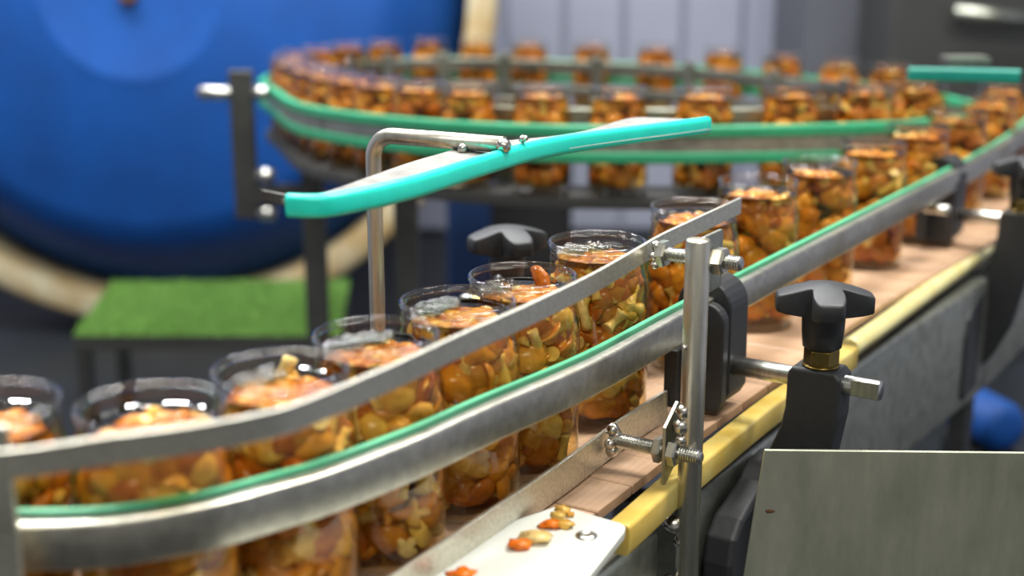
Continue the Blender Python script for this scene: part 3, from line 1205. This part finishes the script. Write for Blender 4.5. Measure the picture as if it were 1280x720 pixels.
# ------------------------------------------------------------------ clamp + rod + bracket + knob assembly
def knob_parts(T, c, ang=0.0):
    """cross-shaped plastic knob: c = bottom of its brass nut"""
    k = 1 / math.sqrt(3)
    m = MB().lathe([(.0035, 0), (.0125, 0), (.0138, .0012), (.0138, .0128), (.0125, .0138), (.0035, .0138)], 6, c, Zv, closed=True, smooth=False, ref=U + N * .3)
    obj('nut', m, M['brass'], T, bevel=.0004)['label'] = 'brass hex nut under the knob'
    m = MB().lathe([(.0142, -.0008), (.0146, .0), (.0142, .0008), (.004, .0009)], 24, c)
    obj('washer', m, M['brass'], T)
    hz = c.z + .0138
    m = MB().lathe([(.0130, 0), (.0150, .0012), (.0162, .014), (.0168, .029), (.0165, .032), (.012, .034)], 32, (c.x, c.y, hz))
    obj('hub', m, M['black'], T)
    m = MB()
    n, rings = 80, 10
    a0 = ang
    top, bot = [], []
    FT = [0, .15, .3, .45, .6, .72, .82, .9, .95, .98, 1.0]
    for i in range(n):
        th = 2 * PI * i / n
        lobe = abs(math.cos(2 * (th - a0))) ** 1.7
        rr = .0165 + (.0420 - .0165) * lobe
        cs = max(abs(math.cos(th - a0)), abs(math.sin(th - a0)))
        rr = min(rr, .0370 / cs)
        for f_ in FT:
            r_ = rr * f_
            zt = .0345 - .0090 * (r_ / .037) ** 1.6 - (.0014 if f_ == 1 else .0004 if f_ == .98 else 0)
            top.append((th, r_, zt))
        ze = .0060 + .0062 * (rr / .037)
        for f_, dz in ((1.0, .0012), (.975, 0), (.8, -.0008), (.5, -.003), (.02, -.006)):
            bot.append((th, rr * f_, ze + dz))
    vs, fs = [], []
    oz = hz + .0175
    for i in range(n):
        for th, r_, z in top[i * (rings + 1):(i + 1) * (rings + 1)] + bot[i * 5:(i + 1) * 5]:
            vs.append((c.x + r_ * math.cos(th), c.y + r_ * math.sin(th), oz + z))
    per = rings + 6
    assert per == len(FT) + 5
    for i in range(n):
        j = (i + 1) % n
        for k_ in range(per - 1):
            fs.append((i * per + k_, j * per + k_, j * per + k_ + 1, i * per + k_ + 1))
    m.add(vs, fs, True)
    m.add([vs[i * per + per - 1] for i in range(n)], [tuple(range(n))])
    ob = obj('handle', m, M['black'], T)
    return ob


def assembly(t0, side, where, knob=True, rot=-.08):
    """side +1 towards the viewer, -1 beyond the belt"""
    s = side

    def P(t, L, z):
        return W(t0 + t, L * s, z)
    Ns = N * s
    # rail clamp
    L0 = .043 if s < 0 else .047
    T = empty('rail_clamp', P(0, L0, .0), 'black plastic clamp gripping the guide rail ' + where, 'clamp')
    arch = []
    for i in range(13):                      # rounded outer outline in (L,z), from the outer foot up, over and down the inner side
        a = PI * i / 12
        arch.append((.062 + .0235 * math.cos(a) * 1.0, .088 + .0225 * math.sin(a)))
    outl = [(.082, .010), (.0865, .018)] + arch + [(.0385, .060), (.0425, .056), (.0425, .058), (.0430, .0665), (.050, .0665), (.050, .058), (.052, .012), (.058, .008)]
    m = MB().prism(outl, P(.009, 0, 0), Ns, Zv, U, .018, ch=.0012, smooth=False)
    obj('body', m, M['black'], T, bevel=.001)
    m = MB().rbox(P(-.031, .0525, .036), (U, Ns, Zv), (.016, .0065, .024), .002)
    obj('jaw', m, M['black'], T, bevel=.001)
    fl = []
    for i in range(13):
        a = PI * i / 12
        fl.append((.070 + .0155 * math.cos(a), .079 + .0155 * math.sin(a)))
    fl = [(.083, .006), (.0855, .014)] + fl + [(.0545, .010), (.0575, .004)]
    m = MB().prism(fl, P(-.0165, 0, 0), Ns, Zv, U, .0055, ch=.0012)
    obj('flange', m, M['black'], T, bevel=.0012)
    # clamp rod
    T = empty('clamp_rod', P(0, .08, .0405), 'steel rod with flatted end in the bracket ' + where, 'rod')
    m = MB().lathe([(.0068, 0), (.0078, .001), (.0078, .126), (.0072, .128), (.002, .128)], 28, P(0, .0785, .0405), Ns)
    obj('rod', m, M['rod'], T)
    m = MB().box(P(-.0072, .0785 + .117, .0415), (U, Ns, Zv), (.0011, .0105, .0062))
    obj('flat', m, M['steel'], T, bevel=.0003)
    # bracket
    T = empty('side_bracket', P(0, .13, -.19), 'black plastic side bracket bolted to the frame ' + where, 'bracket')
    pr = [(.1365, .048), (.140, .0525), (.174, .0525), (.1785, .048), (.1785, .015), (.170, -.04), (.160, -.09), (.140, -.135), (.112, -.165), (.106, -.165), (.106, -.055), (.114, -.038), (.125, -.018), (.133, .003), (.136, .02)]
    m = MB().prism(pr, P(.0, 0, 0), Ns, Zv, U, .0145, ch=.002)
    obj('arm', m, M['black'], T, bevel=.002)
    fp = [(.0140, -.030), (-.0140, -.030), (-.019, -.034), (-.030, -.041), (-.052, -.047), (-.078, -.054), (-.092, -.066), (-.097, -.086), (-.096, -.16), (-.09, -.168), (.008, -.168), (.0140, -.16)]
    m = MB().prism(fp, P(0, .1185, 0), U, Zv, Ns, .0125, ch=.003)
    obj('foot', m, M['black'], T, bevel=.002)
    if knob:
        T = empty('clamping_knob', P(0, .158, .0535), 'black cross-shaped clamping knob on the bracket ' + where, 'knob')
        knob_parts(T, P(0, .158, .0535), rot)


assembly(.186, 1, 'beside the post, in focus')
assembly(.890, 1, 'at the right edge, blurred')
# the clamp on the far side of the belt: only its knob and head rise into view
assembly(.232, -1, 'behind the jars', rot=.42)
# small second bolt end under the rail towards the right bracket
m = MB().lathe([(.004, 0), (.006, .001), (.006, .03), (.004, .031)], 16, W(.80, .066, .062), N)
tag(obj('bolt', m, M['rod'], None, loc=W(.80, .066, .062)), 'short bright bolt under the rail left of the right-hand clamp', 'bolt')

# ------------------------------------------------------------------ guard plate lower right
a_, b_ = at(956, 563, .012), at(1330, 567, .012)
dx = (b_ - a_).normalized()
nn = Vector((dx.y, -dx.x, 0))
T = empty('guard_plate', (a_ + b_) / 2 - Vector((0, 0, .2)), 'dull grey steel guard plate with scratches filling the lower right corner', 'plate')
m = MB()
low = .2
q0, q1, q2, q3 = a_, b_, b_ - Zv * low, a_ - Zv * low - dx * .022
th = nn * .0032
m.add([q0, q1, q2, q3, q0 - th, q1 - th, q2 - th, q3 - th], [(0, 1, 2, 3), (7, 6, 5, 4), (0, 4, 5, 1), (1, 5, 6, 2), (2, 6, 7, 3), (3, 7, 4, 0)])
obj('sheet', m, M['plate'], T, bevel=.0004)
rs = MB()
blob(rs, a_ + dx * .006 - Zv * .048 + nn * .0002, .0022, 3, (1.6, .25, .7))
obj('rust_spot', rs, M['rust'], T)

# left foreground upright where both rails end
T = empty('rail_end_upright', at(12, 700, .05), 'blurred steel upright at left edge where the guide bars end', 'upright')
m = MB().rbox(at(6, 640, .0) * 0 + Vector((at(8, 640, .112).x, at(8, 640, .112).y - .012, Z0 + .06)), (X, Y, Zv), (.0095, .0025, .1), .001)
obj('bar', m, M['bar'], T)

# ------------------------------------------------------------------ teal-edged guide on its bent rod
ROD = at(469, 300, .10)
zr = .2285
p_end = at(630, 181, zr)
base = at(466, 168, zr)
dirh = (p_end - base).normalized()
pts = [Vector((base.x, base.y, Z0 - .12))]
for i in range(9):
    pts.append(Vector((base.x, base.y, Z0 - .12 + (.33 - .002) * (i + 1) / 9)))
rb = .018
cz = Z0 + zr - rb
pts = [p for p in pts if p.z < cz] + [Vector((base.x, base.y, cz))]
for i in range(1, 9):
    a = PI / 2 * i / 8
    pts.append(Vector((base.x, base.y, cz)) + dirh * (rb - rb * math.cos(a)) + Zv * (rb * math.sin(a)))
pts.append(p_end)
G = empty('overhead_guide', (base.x, base.y, Z0 - .12), 'teal-edged steel guide welded to a bent rod above the jars', 'guide')
obj('bent_rod', MB().tube(pts, .0062, 20), M['postm'], G)['label'] = 'grey steel rod bent at a right angle'
zt = .2185
tealp = catmull([at(x, y, zt) for x, y in ((360, 256), (386, 257), (415, 255), (473, 244), (525, 231), (575, 215), (620, 201), (658, 190), (695, 182), (733, 176), (785, 169), (833, 163), (884, 156))], 6)
backp = catmull([at(x, y, zt + .004) for x, y in ((352, 248), (378, 246), (407, 240), (458, 222), (512, 203), (550, 192), (590, 181), (640, 175), (690, 170), (733, 163), (785, 148), (820, 147), (850, 148))], 6)
m = MB()
n = len(tealp)
ft = [p + Vector((0, 0, .002)) for p in tealp]
vs = ft + backp + [p - Vector((0, 0, .003)) for p in ft] + [p - Vector((0, 0, .003)) for p in backp]
fs = []
for i in range(n - 1):
    fs += [(i, i + 1, n + i + 1, n + i), (2 * n + i, 3 * n + i, 3 * n + i + 1, 2 * n + i + 1), (n + i, n + i + 1, 3 * n + i + 1, 3 * n + i), (i, 2 * n + i, 2 * n + i + 1, i + 1)]
fs += [(0, n, 3 * n, 2 * n), (n - 1, 3 * n - 1, 4 * n - 1, 2 * n - 1)]
m.add(vs, fs)
obj('flat_bar', m, M['dull'], G)
pr = rprof(-.0048, .0048, -.0078, .0072, .0042, 4)
obj('teal_strip', MB().sweep(tealp, pr, True), M['teal'], G)['label'] = 'bright teal plastic edging'
lipp = [p + Vector((.002, -.0042, -.003)) for p in tealp[24:]]
obj('bead', MB().tube(lipp, .0005, 6), M['white'], G)['label'] = 'pale seam line along the teal edging'
welds([(at(578, 186, zr - .004), .004, 3), (at(653, 174, .229), .0032, 5), (at(657, 173, .230), .0022, 6), (at(629, 182, zr), .0058, 9)], G)
m = MB().sweep([at(328, 241, .222), at(372, 250, .220)], rprof(-.001, .001, -.004, .002, .0005, 2))
obj('bar_tip', m, M['darksteel'], G)

# ------------------------------------------------------------------ rear loop: guide rails
ro = offset(RING, .0475)
ri = offset(RING, -.051)


def up(P, z):
    return [p + Vector((0, 0, z)) for p in P]


n = len(ro)
T = empty('loop_guide_rail', ro[40] + Vector((0, 0, .05)), 'outer guide rail of rear loop, dark steel band between two green strips', 'guide rail')
seg = ro + ro[1:2]
obj('band', MB().sweep(up(seg, .078), rprof(.0, .01, -.016, .012, .002, 2)), M['channel'], T)
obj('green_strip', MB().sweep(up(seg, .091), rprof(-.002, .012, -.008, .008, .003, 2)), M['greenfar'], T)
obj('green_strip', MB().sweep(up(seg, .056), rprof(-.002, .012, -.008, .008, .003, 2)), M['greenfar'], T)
T = empty('loop_inner_rail', ri[40] + Vector((0, 0, .05)), 'inner steel guide rail of the rear loop', 'guide rail')
seg = ri + ri[1:2]
obj('band', MB().sweep(up(seg, .098), rprof(-.008, .0, -.012, .010, .002, 2)), M['steel'], T)
obj('band', MB().sweep(up(seg, .045), rprof(-.008, .0, -.010, .010, .002, 2)), M['steel'], T)
pst = None
for i in range(6, len(ri) - 4, 12):
    p = ri[i]
    d = ri[i + 1] - ri[i]
    d.z = 0
    d.normalize()
    r_ = Vector((d.y, -d.x, 0))
    m = MB().rbox(p - r_ * .014 + Vector((0, 0, .045)), (d, r_, Zv), (.012, .005, .075), .002)
    obj('upright', m, M['steel'], T)
LOOP = empty('loop_conveyor', Vector((.1, 2.5, 0)), 'rear loop conveyor frame of dark steel on square legs', 'conveyor')
obj('side_plate', MB().sweep(up(ro + ro[1:2], -.004), rprof(-.002, .002, -.012, .002, .001, 2)), M['cabd'], LOOP)
obj('side_plate', MB().sweep(up(ri + ri[1:2], -.004), rprof(-.002, .002, -.012, .002, .001, 2)), M['cabd'], LOOP)
for (px, d) in ((388, 2.35), (505, 2.15), (965, 1.95)):
    x = (px - 640) / F * d
    obj('leg', MB().rbox((x, d, (Z0 - .03) / 2), (X, Y, Zv), (.019, .019, (Z0 - .03) / 2), .004), M['darksteel'], LOOP)
# left bracket
d = 2.45
bx = (303 - 640) / F * d
T = empty('loop_bracket', (bx, d, Z0 - .15), 'dark upright bracket bolted at the left end of rear loop', 'bracket')
zt_, zb_ = .135, -.135
yb = d
obj('upright', MB().rbox((bx, yb, Z0 + (zt_ + zb_) / 2), (X, Y, Zv), (.021, .010, (zt_ - zb_) / 2), .003), M['darksteel'], T)
for nm, dx_, z, L, r in (('bolt', -.078, .095, .058, .012), ('bolt', .02, .095, .025, .013), ('bolt', .02, -.055, .03, .014), ('bolt', .02, -.125, .03, .014)):
    m = MB().lathe([(r * .6, 0), (r, .003), (r, L), (r * .7, L + .003)], 14, (bx + dx_, yb, Z0 + z), X)
    obj(nm, m, M['rod'], T)
m = MB().box((bx + .07, yb + .0, Z0 - .09), AX, (.065, .012, .018))
obj('arm', m, M['darksteel'], T)

# teal guide at the far right
g0, g1, g2 = at(1135, 93, .2), at(1200, 94, .2), at(1275, 96, .2)
T = empty('overhead_guide', g1, 'far blurred teal-edged guide above the belts at the right edge', 'guide')
pth = catmull([g0, g1, g2], 6)
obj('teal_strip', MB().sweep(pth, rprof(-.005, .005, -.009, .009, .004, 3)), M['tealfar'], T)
q0, q1 = at(1180, 74, .215), at(1232, 74, .215)
m = MB().box((q0 + q1) / 2, AX, ((q1 - q0).length / 2, .02, .004))
obj('flat_bar', m, M['steel'], T)

# ------------------------------------------------------------------ background: blue drum
DC = Vector((-1.17, 4.25, Z0 + .215))
T = empty('blue_drum', DC, 'huge round blue drum end with a rusty cream rim behind the loop', 'drum')
ax = Vector((.0, -1, .02)).normalized()
m = MB().lathe([(.02, .002), (.27, .0), (.285, .004), (.30, .002), (.33, -.004), (.74, -.03), (.82, -.06), (1.03, -.34), (1.03, -.5)], 96, DC, ax)
obj('face', m, M['blue'], T)
m = MB().lathe([(1.03, -.20), (1.03, -.16), (1.045, -.15), (1.11, -.15), (1.125, -.16), (1.125, -.55), (1.03, -.55)], 96, DC, ax, closed=True)
obj('rim', m, M['cream'], T)['label'] = 'cream painted rim streaked with rust'
m = MB().lathe([(.02, .03), (.028, .028), (.03, .0)], 20, DC + Vector((-.0, 0, -.03)), ax)
obj('hub_bolt', m, M['rust'], T)
# dark machine right of the drum, seen below the loop
T = empty('machine_cabinet', (.1, 4.4, 0), 'black machine housing seen below the loop centre', 'machine')
m = MB().box(((640 - 640) / F * 3.6, 3.75, .40), AX, (.16, .2, .40))
obj('housing', m, M['pit'], T, bevel=.02)
T = empty('machine_cabinet', (-.1, 4.0, 0), 'small blue housing left of the black machine, under the loop', 'machine')
m = MB().box(((585 - 640) / F * 3.4, 3.45, .45), AX, (.055, .08, .45))
obj('housing', m, M['navy'], T, bevel=.015)
# cabinets at the right
T = empty('machine_cabinet', (1.1, 4.6, 0), 'mid grey steel cabinet behind the loop, right of the panels', 'cabinet')
d = 4.6
x0, x1 = (1003 - 640) / F * d, (1115 - 640) / F * d
obj('housing', MB().box(((x0 + x1) / 2, d + .3, 1.1), AX, ((x1 - x0) / 2, .3, 1.1)), M['cab'], T, bevel=.01)
obj('door_panel', MB().box(((x0 + x1) / 2, d - .008, 1.1), AX, ((x1 - x0) / 2 - .03, .008, 1.03)), M['cab'], T, bevel=.004)
T = empty('machine_cabinet', (1.6, 4.2, 0), 'dark machine with a bright bar, upper right corner', 'cabinet')
d = 4.1
x0, x1 = (1108 - 640) / F * d, (1300 - 640) / F * d
obj('housing', MB().box(((x0 + x1) / 2, d + .2, 1.1), AX, ((x1 - x0) / 2, .2, 1.1)), M['cabd'], T, bevel=.01)
m = MB().tube([aty(1192, 15, d - .06), aty(1290, 24, d - .06)], .024, 14)
obj('grab_bar', m, M['steel'], T)
# green nubby mat on a low frame
cor = [at(92, 420, -.45), at(425, 420, -.45), at(437, 352, -.45), at(140, 355, -.45)]
T = empty('mat_table', Vector((cor[0].x, cor[0].y, 0)), 'low table covered with a bright green nubby mat', 'table')
m = MB()
dn = Vector((0, 0, .03))
m.add(cor + [c_ - dn for c_ in cor], [(0, 1, 2, 3), (7, 6, 5, 4)] + [(i, (i + 1) % 4, 4 + (i + 1) % 4, 4 + i) for i in range(4)])
obj('table_top', m, M['cabd'], T)
m = MB()
NX, NY = 62, 44
for i in range(NX):
    for j in range(NY):
        a, b = (i + .5 + R.uniform(-.2, .2)) / NX, (j + .5 + R.uniform(-.2, .2)) / NY
        p = cor[0].lerp(cor[1], a).lerp(cor[3].lerp(cor[2], a), b)
        s_ = .0048
        h = R.uniform(.009, .016)
        m.add([p + Vector((-s_, -s_, 0)), p + Vector((s_, -s_, 0)), p + Vector((s_, s_, 0)), p + Vector((-s_, s_, 0)), p + Vector((R.uniform(-.003, .003), R.uniform(-.003, .003), h))],
              [(0, 1, 4), (1, 2, 4), (2, 3, 4), (3, 0, 4)])
m.add([c_ + Vector((0, 0, .002)) for c_ in cor] + [c_ for c_ in cor], [(0, 1, 2, 3)] + [(i, (i + 1) % 4, 4 + (i + 1) % 4, 4 + i) for i in range(4)])
o = obj('mat', m, M['mat'], T)
o['kind'] = 'stuff'
for i, c_ in enumerate(cor):
    q_ = c_.lerp((cor[0] + cor[1] + cor[2] + cor[3]) / 4, .06)
    hh = (q_.z - .03) / 2
    obj('leg', MB().box((q_.x, q_.y, hh), AX, (.014, .014, hh)), M['darksteel'], T)
# blue motor low at right
p = at(1228, 520, -.42)
T = empty('motor', (p.x, p.y, p.z - .08), 'blurred blue motor low behind the frame at right', 'motor')
m = MB().lathe([(.02, -.065), (.038, -.06), (.043, -.05), (.043, .05), (.036, .065), (.02, .07)], 28, p, Vector((.3, -1, 0)).normalized())
obj('casing', m, M['blue'], T)
obj('stand', MB().box((p.x, p.y, (p.z - .05) / 2), AX, (.05, .05, (p.z - .05) / 2)), M['pit'], T)
obj('highlight_disc', MB().lathe([(.004, 0), (.011, .002), (.011, .01), (.006, .012)], 14, p + Vector((-.055, -.075, .03)), Vector((0, -1, 0))), M['rod'], T)  # bright steel disc added to imitate the white highlight left on the motor
# conveyor stand under the near belt
for t, s_ in ((.35, 1), (.35, -1), (1.0, 1), (1.0, -1)):
    q_ = W(t, .085 * s_, 0)
    hh = (Z0 - .17) / 2
    obj('leg', MB().rbox((q_.x, q_.y, hh), (U, N, Zv), (.02, .012, hh), .003), M['darksteel'], CONV)
print('MUSHROOMS', MUSH_N)
